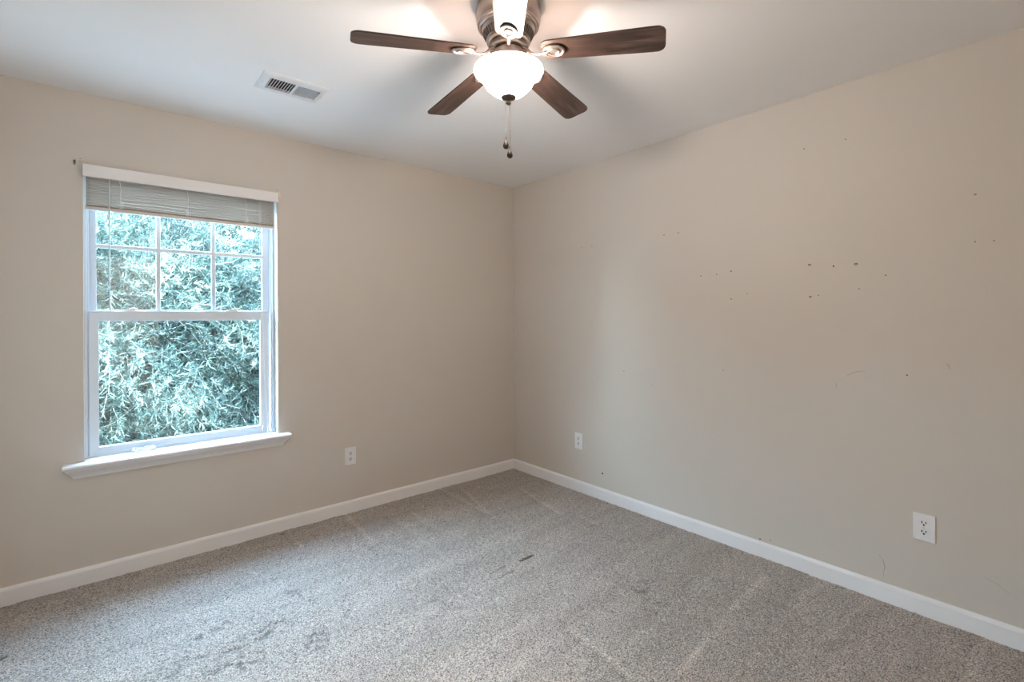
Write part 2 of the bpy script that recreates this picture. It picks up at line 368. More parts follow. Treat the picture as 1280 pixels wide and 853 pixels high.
def carpet():
    st = 0.0052
    xs = np.arange(X0, 0.0001, st); ys = np.arange(Y0, 0.0001, st)
    nx, ny = len(xs), len(ys)
    xx, yy = np.meshgrid(xs, ys, indexing='ij')
    xx = xx + (rng.random(xx.shape) - .5) * st * .5; yy = yy + (rng.random(yy.shape) - .5) * st * .5
    z = (rng.random(xx.shape) - 0.5) * 0.0030
    z += (value_noise(xx, yy, 0.02, 1) - .5) * 0.0035 + (value_noise(xx, yy, 0.11, 2) - .5) * 0.004
    dent_dark = np.zeros_like(z)
    def blob(cx, cy, rx, ry, ang, amp, speck):
        c, s = cos(ang), sin(ang); dx, dy = xx - cx, yy - cy
        d = ((dx * c + dy * s) / rx) ** 2 + ((-dx * s + dy * c) / ry) ** 2
        w = np.exp(-d * 1.2)
        n = value_noise(xx, yy, 0.013, 5) * .62 + value_noise(xx, yy, 0.05, 6) * .38
        k = np.clip((n - 0.53) * 7, 0, 1) * w
        nonlocal z, dent_dark
        z = z - 0.45 * amp * k; dent_dark = np.maximum(dent_dark, speck * k * rng.random(k.shape) * 1.4)
    for b in CARPET_MARKS: blob(*b)
    def slit(xa, ya, xb, yb, wd, depth, dk):
        nonlocal z, dent_dark
        ax, ay = xb - xa, yb - ya; L = ax * ax + ay * ay
        t = np.clip(((xx - xa) * ax + (yy - ya) * ay) / L, 0, 1)
        d = np.hypot(xx - xa - t * ax, yy - ya - t * ay)
        k = np.exp(-(d / wd) ** 2)
        z = z - depth * k; dent_dark = np.maximum(dent_dark, dk * k)
    for s in CARPET_SLITS: slit(*s)
    nap = np.zeros_like(z)
    for xa, ya, xb, yb, k0 in CARPET_STROKES:
        ax, ay = xb - xa, yb - ya; L = ax * ax + ay * ay
        t = np.clip(((xx - xa) * ax + (yy - ya) * ay) / L, 0, 1)
        d = ((xx - xa - t * ax) * ay - (yy - ya - t * ay) * ax) / L ** .5; dd = np.hypot(xx - xa - t * ax, yy - ya - t * ay)
        wob = 0.010 * np.sin(t * 9 + xa * 7)
        nap += k0 * (np.exp(-((dd + wob * .3) / 0.016) ** 2) * 0.9 - np.exp(-((dd - 0.035) / 0.022) ** 2) * 0.35 * (d > 0))
    z -= 0.002
    v = np.stack([np.clip(xx, X0, 0), np.clip(yy, Y0, 0), z], -1).reshape(-1, 3)
    idx = np.arange(nx * ny).reshape(nx, ny)
    q = np.stack([idx[:-1, :-1], idx[1:, :-1], idx[1:, 1:], idx[:-1, 1:]], -1).reshape(-1, 4)
    me = bpy.data.meshes.new('floor')
    me.vertices.add(len(v)); me.vertices.foreach_set('co', v.ravel())
    me.loops.add(q.size); me.loops.foreach_set('vertex_index', q.ravel().astype(np.int32))
    me.polygons.add(len(q)); me.polygons.foreach_set('loop_start', (np.arange(len(q)) * 4).astype(np.int32))
    me.polygons.foreach_set('use_smooth', np.ones(len(q), bool))
    me.update(calc_edges=True)
    a = me.attributes.new('dent_dark', 'FLOAT', 'POINT'); a.data.foreach_set('value', np.clip(dent_dark, 0, 1).ravel().astype(np.float32))
    a = me.attributes.new('nap', 'FLOAT', 'POINT'); a.data.foreach_set('value', nap.ravel().astype(np.float32))
    me.materials.append(M['carpet'])
    o = bpy.data.objects.new('floor', me); COL.objects.link(o); o['kind'] = 'structure'
# (x, y, rx, ry, angle, dent depth, darkness)
CARPET_MARKS = [
    (-2.04, -0.82, 0.05, 0.10, R(20), 0.006, 0.9), (-2.17, -0.94, 0.12, 0.05, R(35), 0.006, 0.9), (-2.235, -0.99, 0.14, 0.06, R(10), 0.006, 0.8),
    (-2.33, -1.01, 0.15, 0.06, R(-10), 0.006, 0.8), (-2.42, -0.84, 0.12, 0.05, R(30), 0.005, 0.8), (-2.50, -0.79, 0.14, 0.05, R(5), 0.005, 0.7),
    (-1.90, -1.05, 0.20, 0.03, R(75), 0.005, 0.8), (-2.09, -1.19, 0.14, 0.09, R(20), 0.006, 0.8), (-2.30, -1.14, 0.12, 0.06, R(0), 0.006, 0.8),
    (-2.40, -1.12, 0.16, 0.07, R(10), 0.006, 0.8), (-2.55, -1.02, 0.20, 0.08, R(10), 0.005, 0.7), (-1.50, -1.30, 0.5, 0.2, R(20), 0.004, 0.35),
    (-0.75, -1.9, 0.35, 0.25, R(60), 0.004, 0.4), (-0.5, -2.3, 0.5, 0.3, R(40), 0.004, 0.35),
]
CARPET_STROKES = [(-1.497, -0.005, -1.541, -0.547, 1), (-0.76, 0.048, -0.771, -0.602, 1), (-0.63, -0.113, -0.767, -0.641, 1), (-1.147, -0.275, -1.157, -0.597, 0.7), (-1.867, -0.054, -1.876, -0.358, 0.7), (-0.292, -0.409, -0.412, -0.951, 1), (-0.341, -1.065, -0.359, -1.214, 0.8), (-0.194, -2.177, -0.59, -2.193, 1), (-0.59, -2.193, -1.126, -2.252, 1), (-1.239, -1.818, -1.277, -2.148, 1), (0.937, -2.42, 0.119, -2.449, 0.8), (-0.256, -2.357, 0.308, -2.398, 0.5), (-0.523, -2.537, -0.055, -2.574, 0.8), (-0.048, -2.948, -0.394, -2.951, 0.8), (-1.281, -0.362, -1.32, -0.986, 0.5), (-2.891, 0.015, -2.688, -0.377, 0.5)]     # brushed pile: x, y to x, y, strength
CARPET_SLITS = [
    (-1.027, -1.251, -0.927, -1.244, 0.006, 0.010, 0.95), (-1.227, -1.241, -1.122, -1.236, 0.005, 0.006, 0.6),
    (-1.214, -1.303, -1.113, -1.298, 0.006, 0.006, 0.55), (-0.43, -1.206, -0.36, -1.216, 0.006, 0.006, 0.5), (-0.79, -1.84, -0.76, -1.86, 0.012, 0.006, 0.6), (-3.06, -0.50, -3.04, -0.49, 0.010, 0.008, 0.9),
    (-2.63, -0.064, -2.61, -0.060, 0.008, 0.006, 0.8), (-1.915, -0.052, -1.90, -0.048, 0.008, 0.006, 0.8),
]
carpet()

# baseboards
BBP = [(0, 0), (0.013, 0), (0.013, 0.066), (0.0105, 0.0735), (0.003, 0.080), (0, 0.081)]
def baseboard(name, origin, out, along, length):
    bm = BM(); extrude_profile(bm, [(d, z - 0.004 if z == 0 else z) for d, z in BBP], origin, out, along, length)
    obj(name, bm, 'trim', smooth=False, kind='structure')
baseboard('baseboard_left', (X0, 0, 0), (0, -1, 0), (1, 0, 0), -X0)
baseboard('baseboard_right', (0, Y0, 0), (-1, 0, 0), (0, 1, 0), -Y0 - 0.0131)
baseboard('baseboard_side', (X0, Y0, 0), (1, 0, 0), (0, 1, 0), -Y0 - 0.0131)
baseboard('baseboard_rear', (DX1 + 0.0605, Y0, 0), (0, 1, 0), (1, 0, 0), -DX1 - 0.0605 - 0.0131)

# ------------------------------------------------------------------ window
win = empty('window_1', ((WX0 + WX1) / 2, 0.09, WZ0)); win['kind'] = 'structure'
def wpart(name, bm, m, parent, **k):
    off = -Vector(win.location)
    bmesh.ops.translate(bm, verts=bm.verts[:], vec=off)
    return obj(name, bm, m, parent, **k)
def frame_boxes(bm, x0, x1, z0, z1, y0, y1, l, r_, b, t):
    add_box(bm, x0, x0 + l, y0, y1, z0, z1); add_box(bm, x1 - r_, x1, y0, y1, z0, z1)
    add_box(bm, x0 + l, x1 - r_, y0, y1, z0, z0 + b); add_box(bm, x0 + l, x1 - r_, y0, y1, z1 - t, z1)

SZ = 0.606          # top of the stool
bm = BM()
frame_boxes(bm, WX0, WX1, SZ, WZ1, 0.070, 0.150, 0.013, 0.013, 0.010, 0.018)
frame_boxes(bm, WX0 + 0.013, WX1 - 0.013, SZ, WZ1 - 0.018, 0.084, 0.092, 0.007, 0.007, 0.004, 0.01)
frame_boxes(bm, WX0 + 0.013, WX1 - 0.013, SZ, WZ1 - 0.018, 0.128, 0.150, 0.012, 0.012, 0.004, 0.01)
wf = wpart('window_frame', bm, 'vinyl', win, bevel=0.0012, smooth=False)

# upper sash, further out
bm = BM()
ux0, ux1, uz0, uz1 = -2.792, -1.9405, 1.330, 2.036
frame_boxes(bm, ux0, ux1, uz0, uz1, 0.106, 0.127, 0.027, 0.036, 0.034, 0.03)
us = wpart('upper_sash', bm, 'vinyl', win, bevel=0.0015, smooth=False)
for mx in (-2.5030, -2.2385):
    bm = BM(); add_box(bm, mx - 0.0105, mx + 0.0105, 0.109, 0.124, uz0 + 0.03, uz1 - 0.02)
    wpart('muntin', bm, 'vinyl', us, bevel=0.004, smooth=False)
bm = BM(); add_box(bm, ux0 + 0.02, ux1 - 0.03, 0.1085, 0.1245, 1.6865, 1.7075)
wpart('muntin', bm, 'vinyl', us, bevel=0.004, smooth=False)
bm = BM(); add_box(bm, ux0 + 0.02, ux1 - 0.03, 0.1155, 0.1175, uz0 + 0.03, uz1 - 0.02)
wpart('pane', bm, 'glass', us, smooth=False)

# lower sash, on the room side
bm = BM()
lx0, lx1, lz0, lz1 = -2.7955, -1.9470, 0.608, 1.352
frame_boxes(bm, lx0, lx1, lz0, lz1, 0.076, 0.104, 0.0385, 0.048, 0.044, 0.043)
add_box(bm, lx0 + 0.0385, lx1 - 0.048, 0.082, 0.104, lz1 - 0.049, lz1 - 0.043)
add_box(bm, lx0 + 0.02, lx1 - 0.02, 0.0735, 0.076, lz0 + 0.004, lz0 + 0.024)     # lift rail
add_box(bm, lx0 - 0.001, lx1 + 0.001, 0.0735, 0.104, lz1, lz1 + 0.004)
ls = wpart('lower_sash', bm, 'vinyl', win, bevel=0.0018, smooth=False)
bm = BM(); add_box(bm, lx0 + 0.03, lx1 - 0.04, 0.092, 0.094, lz0 + 0.03, lz1 - 0.03)
wpart('pane', bm, 'glass', ls, smooth=False)
for kx in (-2.628, -2.146):
    bm = BM()
    add_prism(bm, [(kx - 0.036 + 0.0, 0.078), (kx + 0.036, 0.078), (kx + 0.036, 0.098), (kx - 0.036, 0.098)], lz1 + 0.004, lz1 + 0.008)
    add_prism(bm, [(kx - 0.022, 0.080), (kx + 0.022, 0.080), (kx + 0.016, 0.096), (kx - 0.016, 0.096)], lz1 + 0.008, lz1 + 0.015)
    add_tube(bm, [(kx - 0.004, 0.086, lz1 + 0.017), (kx + 0.018, 0.080, lz1 + 0.018), (kx + 0.030, 0.076, lz1 + 0.016)], [0.004, 0.003, 0.0035], 8)
    wpart('sash_lock', bm, 'valance', ls, bevel=0.0015, smooth=False)

# stool and apron
bm = BM()
add_box(bm, WX0, WX1, -0.001, 0.071, SZ - 0.021, SZ)
extrude_profile(bm, [(0, SZ - 0.021), (0.064, SZ - 0.021), (0.071, SZ - 0.017), (0.074, SZ - 0.010), (0.071, SZ - 0.003), (0.065, SZ), (0, SZ)],
                (-2.893, 0, 0), (0, -1, 0), (1, 0, 0), 1.036)
stool = wpart('window_sill', bm, 'trim', win, smooth=False)
bm = BM()
extrude_profile(bm, [(0, SZ - 0.021), (0.058, SZ - 0.021), (0.056, SZ - 0.030), (0.046, SZ - 0.040), (0.032, SZ - 0.052), (0.026, SZ - 0.062), (0.022, SZ - 0.066), (0.020, SZ - 0.073), (0, SZ - 0.073)],
                (-2.885, 0, 0), (0, -1, 0), (1, 0, 0), 1.020, 0.75, 0.75)
wpart('apron', bm, 'trim', win, smooth=False)

# ------------------------------------------------------------------ blind
blind = tag(empty('window_blind', (-2.365, 0, 2.08)), 'raised white mini blind with a stack of thin slats at the top of the window', 'blind')
def bpart(name, bm, m, parent=blind, **k):
    bmesh.ops.translate(bm, verts=bm.verts[:], vec=-Vector(blind.location))
    return obj(name, bm, m, parent, **k)
bx0, bx1 = -2.8065, -1.9300
bm = BM()
add_box(bm, -2.8150, -1.9160, -0.030, -0.024, 2.027, 2.083)
add_box(bm, -2.8150, -2.8115, -0.024, -0.0005, 2.027, 2.083); add_box(bm, -1.9195, -1.9160, -0.024, -0.0005, 2.027, 2.083)
add_box(bm, -2.8150, -1.9160, -0.034, -0.024, 2.022, 2.029)
bpart('valance', bm, 'valance', bevel=0.0012, smooth=False)
bm = BM(); add_box(bm, bx0 + 0.002, bx1 - 0.002, 0.004, 0.032, 2.026, 2.052)
bpart('headrail', bm, 'blind', bevel=0.001, smooth=False)
bm = BM()
z = 1.886; k = 0
rs = np.random.default_rng(3)
while z < 2.020:
    nseg = 40; tilt = R(rs.uniform(-18, -11)); sag = rs.uniform(0, 0.0018); bow = rs.uniform(-1, 1) * 0.0012
    rows = []
    for i in range(nseg + 1):
        tx = i / nseg; x = bx0 + 0.003 + (bx1 - bx0 - 0.006) * tx
        w_ = sag * -abs(sin(3 * pi * tx)) + bow * sin(2.2 * pi * tx + k)
        row = []
        for j in range(5):
            dy = (j / 4 - .5) * 0.0255
            row.append(bm.verts.new((x, 0.0175 + dy * cos(tilt), z + w_ + dy * sin(tilt) + 0.0016 * (1 - (2 * j / 4 - 1) ** 2))))
        rows.append(row)
    for a, b in zip(rows[:-1], rows[1:]):
        for j in range(4): bm.faces.new([a[j], a[j + 1], b[j + 1], b[j]])
    z += rs.uniform(0.0084, 0.0096); k += 1
sl = bpart('slat_stack', bm, 'blind')
so = sl.modifiers.new('thickness', 'SOLIDIFY'); so.thickness = 0.0022
bm = BM(); add_box(bm, bx0, bx1, 0.004, 0.031, 1.866, 1.882)
add_box(bm, bx0 - 0.001, bx0 + 0.004, 0.003, 0.032, 1.864, 1.884); add_box(bm, bx1 - 0.004, bx1 + 0.001, 0.003, 0.032, 1.864, 1.884)
bpart('bottom_rail', bm, 'blind', bevel=0.003, smooth=False)
for lx in (-2.668, -2.376, -2.087):
    bm = BM()
    add_tube(bm, [(lx - 0.004, 0.002, 2.026), (lx + 0.002, 0.0, 1.99), (lx, 0.0, 1.94), (lx + 0.001, 0.001, 1.882)], 0.0013, 6)
    for q in range(6):
        zz = 1.888 + q * 0.006
        add_tube(bm, [(lx - 0.011, 0.003, zz), (lx - 0.004 + 0.002 * (q % 2), -0.004, zz - 0.004), (lx + 0.006, -0.004, zz + 0.001), (lx + 0.012, 0.003, zz - 0.003)], 0.0011, 5)
    bpart('ladder_cord', bm, 'cord')
bm = BM()
add_tube(bm, [(-2.713, -0.008, 2.020), (-2.7135, -0.012, 1.90), (-2.714, -0.012, 1.60), (-2.714, -0.012, 1.385)], 0.0030, 8)
wd = bpart('tilt_wand', bm, 'wand')
bm = BM()
add_tube(bm, [(-2.714, -0.012, 1.392), (-2.713, -0.012, 1.372), (-2.708, -0.012, 1.360), (-2.700, -0.012, 1.357), (-2.690, -0.012, 1.352)], [0.0048, 0.005, 0.0035, 0.003, 0.0025], 8)
bpart('wand_grip', bm, 'wand', wd)
for q, (dx, zb) in enumerate(((0.0, 0.640), (0.008, 0.628))):
    bm = BM(); px = -2.018 + dx
    add_tube(bm, [(px, -0.008, 2.018), (px - 0.001, -0.012, 1.86), (px + 0.010, -0.010, 1.35), (px + 0.014 + 0.006 * q, -0.006, 0.90), (px + 0.016 + 0.022 * q, -0.004, zb + 0.024)], 0.0012, 6)
    lc = bpart('lift_cord', bm, 'cord')
    bm = BM(); ex = px + 0.016 + 0.022 * q
    add_lathe(bm, [(0, 0.026), (0.003, 0.024), (0.0045, 0.016), (0.0065, 0.004), (0.0068, 0.0), (0, -0.001)], 14, (ex, -0.004, zb))
    bpart('tassel', bm, 'cord', lc)
bm = BM()
pts = []
for i in range(40):
    t = i / 39
    pts.append((-1.985 + 0.075 * t + 0.008 * sin(9 * t), 0.030 - 0.018 * sin(5.2 * t) * (1 - 0.3 * t), SZ + 0.002 + 0.022 * max(0, sin(pi * t)) ** 2 * (0.4 + 0.6 * abs(sin(6 * t)))))
add_tube(bm, pts, 0.0018, 6)
tag(obj('loose_cord', bm, 'cord'), 'loose loop of white cord lying at the right end of the window sill', 'cord')
# cord bundle on the sill
bm = BM()
for a in range(5):
    pts = []
    for i in range(60):
        t = i / 59 * 2 * pi
        pts.append((-2.575 + 0.046 * cos(t) + 0.006 * cos(5 * t + a), 0.046 + (0.012 + 0.002 * a) * sin(t) + 0.004 * sin(7 * t + a), SZ + 0.0035 + 0.004 * a + 0.002 * sin(4 * t + a)))
    for i in range(0, 59):
        add_lathe(bm, [(0, 0.0026), (0.0022, 0.0013), (0.0026, 0), (0.0022, -0.0013), (0, -0.0026)], 6, pts[i])
tag(obj('beaded_cord', bm, 'cord', autosmooth=80), 'small coiled white beaded cord on the left part of the window sill', 'cord')

# leftovers beside the valance
bm = BM()
add_prism(bm, [(0.0045 * cos(a) * (1 if True else 1), 0.013 * sin(a)) for a in [2 * pi * i / 20 for i in range(20)]], -0.0005, 0.004)
add_lathe(bm, [(0.0045, 0.003), (0.0045, 0.008), (0.0025, 0.010), (0, 0.010)], 14, (0, 0.006, 0))
add_lathe(bm, [(0.004, 0.003), (0.004, 0.006), (0, 0.007)], 14, (0, -0.007, 0))
o = obj('bracket_plate', bm, 'greenmetal', loc=(-2.845, 0, 2.090)); o.rotation_euler = (R(90), 0, 0)
tag(o, 'small oblong tarnished metal plate left of the top of the blind', 'bracket')
bm = BM(); add_box(bm, -0.0028, 0.0028, -0.012, 0.009, -0.0005, 0.007); add_lathe(bm, [(0.004, 0), (0.004, 0.004), (0, 0.005)], 12, (-0.003, 0.016, 0))
o = obj('bracket_plate', bm, 'ivory', bevel=0.001, loc=(-1.9015, 0, 2.075)); o.rotation_euler = (R(90), 0, 0)
tag(o, 'small ivory clip on the wall at the right end of the blind', 'bracket')

# ------------------------------------------------------------------ outlets
def outlet(loc, rz, label):
    t = tag(empty('wall_outlet', loc, (0, 0, rz)), label, 'outlet', 'white duplex outlets on the walls')
    # local: x along the wall, -y into the room
    bm = BM(); w, h = 0.0385, 0.0595
    vs = add_box(bm, -w, w, -0.006, 0.0005, -h, h)
    obj('cover_plate', bm, 'plate', t, bevel=0.003, smooth=False, segs=3)
    for sgn in (1, -1):
        bm = BM(); out = []
        for i in range(40):
            a = 2 * pi * i / 40; x = 0.0172 * cos(a); z_ = 0.0172 * sin(a)
            out.append((x, max(-0.0135, min(0.0135, z_))))
        add_prism(bm, out, 0, 0.0025)
        bmesh.ops.transform(bm, matrix=Matrix.Rotation(R(90), 4, 'X'), verts=bm.verts[:])
        bmesh.ops.translate(bm, verts=bm.verts[:], vec=(0, -0.0055, sgn * 0.0195))
        rc = obj('receptacle', bm, 'plate', t, smooth=False)
        bm = BM()
        zc = sgn * 0.0195
        add_box(bm, -0.0086, -0.0048, -0.0084, -0.0075, zc - 0.001, zc + 0.0090)
        add_box(bm, 0.0048, 0.0084, -0.0084, -0.0075, zc, zc + 0.0085)
        vs = add_lathe(bm, [(0, 0), (0.0038, 0), (0.0038, 0.0009), (0, 0.0009)], 14)
        bmesh.ops.transform(bm, matrix=Matrix.Translation((0, -0.0075, zc - 0.0068)) @ Matrix.Rotation(R(90), 4, 'X'), verts=vs)
        obj('socket_slots', bm, 'socket', rc, smooth=False)
    bm = BM(); vs = add_lathe(bm, [(0, 0), (0.0032, 0), (0.0032, 0.0006), (0.0018, 0.0014), (0, 0.0015)], 16)
    bmesh.ops.transform(bm, matrix=Matrix.Translation((0, -0.006, 0)) @ Matrix.Rotation(R(90), 4, 'X'), verts=vs)
    obj('screw', bm, 'screw', t)
    return t
outlet((-1.461, 0, 0.378), 0, 'white duplex outlet low on the window wall, right of the window')
outlet((0, -0.754, 0.378), R(-90), 'white duplex outlet on the right wall near the room corner')
outlet((0, -2.767, 0.382), R(-90), 'white duplex outlet at the right of the photo, the largest one, above the baseboard')

# ------------------------------------------------------------------ ceiling register
vent = tag(empty('ceiling_vent', (-2.035, -0.724, H)), 'white rectangular metal air register in the ceiling left of the fan', 'vent')
def vpart(name, bm, m, parent=vent, **k):
    bmesh.ops.translate(bm, verts=bm.verts[:], vec=-Vector(vent.location))
    return obj(name, bm, m, parent, **k)
bm = BM()
FX0, FX1, FY0, FY1 = -2.182, -1.888, -0.826, -0.622
def ring(x0, x1, y0, y1, z_): return [bm.verts.new(p) for p in ((x0, y0, z_), (x1, y0, z_), (x1, y1, z_), (x0, y1, z_))]
r_a = ring(FX0, FX1, FY0, FY1, H + 0.0003); r_b = ring(FX0 + .001, FX1 - .001, FY0 + .001, FY1 - .001, H - 0.003)
r_c = ring(FX0 + .014, FX1 - .014, FY0 + .014, FY1 - .014, H - 0.009); r_d = ring(VX0 + .002, VX1 - .002, VY0 + .002, VY1 - .002, H - 0.010)
r_e = ring(VX0 + .002, VX1 - .002, VY0 + .002, VY1 - .002, H + 0.004)
for a, b in ((r_a, r_b), (r_b, r_c), (r_c, r_d), (r_d, r_e)):
    for i in range(4): bm.faces.new([a[i], a[(i + 1) % 4], b[(i + 1) % 4], b[i]])
xm = (VX0 + VX1) / 2 + 0.004
add_box(bm, xm - 0.006, xm + 0.006, VY0 + .002, VY1 - .002, H - 0.0098, H - 0.006)
vpart('faceplate', bm, 'vent', smooth=False)
for side, (xa, xb, tl) in enumerate(((VX0 + 0.004, xm - 0.006, 42), (xm + 0.006, VX1 - 0.006, -14))):
    bm = BM(); n_ = 9
    for i in range(n_):
        xc = xa + (i + 0.5) * (xb - xa) / n_
        mt = Matrix.Translation((xc, 0, H - 0.003)) @ Matrix.Rotation(R(tl), 4, 'Y')
        add_box(bm, -0.0006, 0.0006, VY0 + 0.002, VY1 - 0.002, -(0.0075 - 0.0023 * side), 0.0075 - 0.0023 * side, mt)
    vpart('louver_bank', bm, 'vent', smooth=False)
bm = BM()
add_box(bm, VX0 + .001, VX0 + .003, VY0 + .001, VY1 - .001, H + .004, H + .11); add_box(bm, VX1 - .003, VX1 - .001, VY0 + .001, VY1 - .001, H + .004, H + .11)
add_box(bm, VX0 + .003, VX1 - .003, VY0 + .001, VY0 + .003, H + .004, H + .11); add_box(bm, VX0 + .003, VX1 - .003, VY1 - .003, VY1 - .001, H + .004, H + .11)
add_box(bm, VX0, VX1, VY0, VY1, H + .11, H + .114)
vpart('duct_box', bm, 'duct', smooth=False)
bm = BM(); add_tube(bm, [(VX1 - 0.006, -0.745, H - 0.009), (VX1 - 0.004, -0.745, H - 0.016), (VX1 - 0.001, -0.742, H - 0.024)], [0.003, 0.0025, 0.0035], 8, 0.5)
vpart('damper_lever', bm, 'vent')
for sx_ in (FX0 + 0.017, FX1 - 0.011):
    bm = BM(); add_lathe(bm, [(0, -0.0015), (0.002, -0.0013), (0.0036, 0), (0.0036, 0.002), (0, 0.002)], 14, (sx_, -0.724, H - 0.0088))
    vpart('screw', bm, 'screw')

# ------------------------------------------------------------------ marks on the right wall
WALL_HOLES = [(-2.297, 2.171, 2.2), (-2.479, 2.169, 2.0), (-2.934, 1.618, 2.0), (-0.789, 1.836, 2.2), (-0.889, 1.837, 2.6), (-1.485, 1.835, 2.8), (-1.586, 1.836, 2.8),
              (-1.733, 1.557, 2.6), (-1.832, 1.560, 2.6), (-2.007, 1.440, 2.2), (-2.426, 1.558, 3.2), (-2.359, 1.418, 2.0), (-2.531, 1.442, 2.0),
              (-2.634, 1.500, 2.4), (-2.71, 1.047, 2.4), (-1.169, 0.939, 2.6), (-1.868, 1.000, 2.0), (-1.391, 0.868, 1.8), (-0.976, 0.186, 5.0), (-2.07, 0.091, 3.0), (-2.124, 0.105, 2.5), (-2.99, 1.615, 2.0)]
for i, (y, z_, rr) in enumerate(WALL_HOLES):
    rs = np.random.default_rng(i + 50)
    bm = BM(); out = [(rr / 800 * cos(a) * (1 + .25 * rs.uniform(-1, 1)), rr / 800 * sin(a) * (1 + .25 * rs.uniform(-1, 1))) for a in [2 * pi * k / 11 for k in range(11)]]
    add_prism(bm, out, -0.002, 0.0006)
    o = obj('nail_hole', bm, 'hole', wall_right, smooth=False, loc=(0, y, z_)); o.rotation_euler = (R(90), 0, R(-90))
o = None
ANCHORS = [(-2.320, 1.574, 7.0, 'dark screw plug in the right wall, left end of the row of three'),
           (-2.519, 1.561, 7.5, 'dark screw plug in the right wall, largest, right end of the row of three'),
           (-2.323, 1.411, 6.0, 'dark screw plug in right wall, directly below the left end of the row of three'),
           (-1.917, 1.572, 5.0, 'dark screw plug in the right wall, upper one of the pair left of centre'),
           (-1.917, 1.412, 4.2, 'dark screw plug in the right wall, lower one of the pair left of centre'),
           (-2.935, 1.813, 4.2, 'dark screw plug high on the right wall, farthest to the right')]
for y, z_, rr, lab in ANCHORS:
    bm = BM(); q = rr / 1000
    add_lathe(bm, [(q, -0.003), (q, 0.0008), (q * .72, 0.0014), (q * .5, 0.0006), (q * .45, -0.004), (0, -0.004)], 14, sy=0.75)
    o = obj('screw_plug', bm, 'hole', loc=(0, y, z_)); o.rotation_euler = (R(90), 0, R(-90))
    tag(o, lab, 'wall plug', 'screw plugs left in the right wall')
# two screw holes in the window wall beside the blind
for x, z_ in ((-2.824, 2.112), (-2.825, 2.098), (-1.915, 2.105)):
    bm = BM(); add_prism(bm, [(0.0022 * cos(2 * pi * k / 9), 0.0018 * sin(2 * pi * k / 9)) for k in range(9)], -0.002, 0.0008)
    o = obj('nail_hole', bm, 'hole', wall_left, smooth=False, loc=(x, 0, z_)); o.rotation_euler = (R(90), 0, 0)
def scuff(pts, w):
    bm = BM(); add_tube(bm, [(-0.0001, y, z_) for y, z_ in pts], w, 6)
    for v in bm.verts: v.co.x = v.co.x * 0.25
    obj('scuff_mark', bm, 'scuff', wall_right)
scuff([(-2.475, 1.018), (-2.497, 1.036), (-2.525, 1.048), (-2.555, 1.052)], [0.0008, 0.002, 0.0016, 0.0006])
scuff([(-2.842, 1.108), (-2.850, 1.098), (-2.854, 1.085)], [0.001, 0.002, 0.0012])
scuff([(-2.600, 0.205), (-2.618, 0.185), (-2.626, 0.155), (-2.620, 0.125), (-2.621, 0.105)], [0.0008, 0.0018, 0.002, 0.0012, 0.0006])
scuff([(-2.432, 0.985), (-2.437, 0.972), (-2.431, 0.958)], [0.0008, 0.0014, 0.0008])
scuff([(-2.955, 0.24), (-3.0, 0.225), (-3.03, 0.20)], [0.0006, 0.001, 0.0006])

# ------------------------------------------------------------------ ceiling fan
FAN = (-1.625, -1.876, H)
fan = tag(empty('ceiling_fan', FAN), 'five blade ceiling fan with dark wood blades and a lit white glass bowl', 'ceiling fan')
bm = BM()
add_lathe(bm, [(0, 0.0005), (0.092, 0.0005), (0.1005, 0), (0.103, -0.010), (0.1085, -0.030), (0.1125, -0.050), (0.1135, -0.066), (0.1125, -0.082), (0.1085, -0.090), (0.1095, -0.094),
               (0.1085, -0.099), (0.1035, -0.101), (0.1025, -0.106), (0.0990, -0.108), (0.0955, -0.107), (0.0930, -0.112), (0.0920, -0.118),
               (0.0760, -0.148), (0.0780, -0.152), (0.0755, -0.157), (0.0690, -0.160), (0.0400, -0.162), (0, -0.162)], 72)
hs = obj('motor_housing', bm, 'nickel', fan, autosmooth=28)
bm = BM()
for i in range(44):
    a = 2 * pi * i / 44
    mt = Matrix.Rotation(a, 4, 'Z') @ Matrix.Translation((0.0843, 0, -0.1335)) @ Matrix.Rotation(R(28), 4, 'Y')
    add_box(bm, -0.0012, 0.0016, -0.0028, 0.0028, -0.012, 0.012, mt)
obj('vent_ring', bm, 'pewter', hs, smooth=False)
bm = BM(); add_lathe(bm, [(0.030, -0.160), (0.066, -0.162), (0.069, -0.166), (0.069, -0.176), (0.064, -0.181), (0.030, -0.182)], 56)
obj('flywheel', bm, 'pewter', fan)
bm = BM()
add_lathe(bm, [(0.030, -0.181), (0.052, -0.184), (0.0535, -0.190), (0.0530, -0.226), (0.056, -0.230), (0.058, -0.236), (0.054, -0.240), (0.030, -0.242), (0, -0.242)], 48)
obj('switch_housing', bm, 'nickel', fan)
bm = BM(); add_lathe(bm, [(0.050, -0.2440), (0.100, -0.2450), (0.102, -0.2480), (0.098, -0.2490), (0.050, -0.2475)], 56, closed=True)
obj('added_light_baffle', bm, 'baffle', fan)  # hidden disc added above the bulb to hold light off the ceiling

def fz(o, top=False):
    me = o.data
    for v in me.vertices:
        v.co = Vector((v.co.x * 1.022, v.co.y * 1.022, v.co.z * 1.022 + 0.0247))
        if v.co.z > 0: v.co.z = 0.0
for q in [c for c in fan.children]:
    fz(q)
    for q2 in q.children: fz(q2)
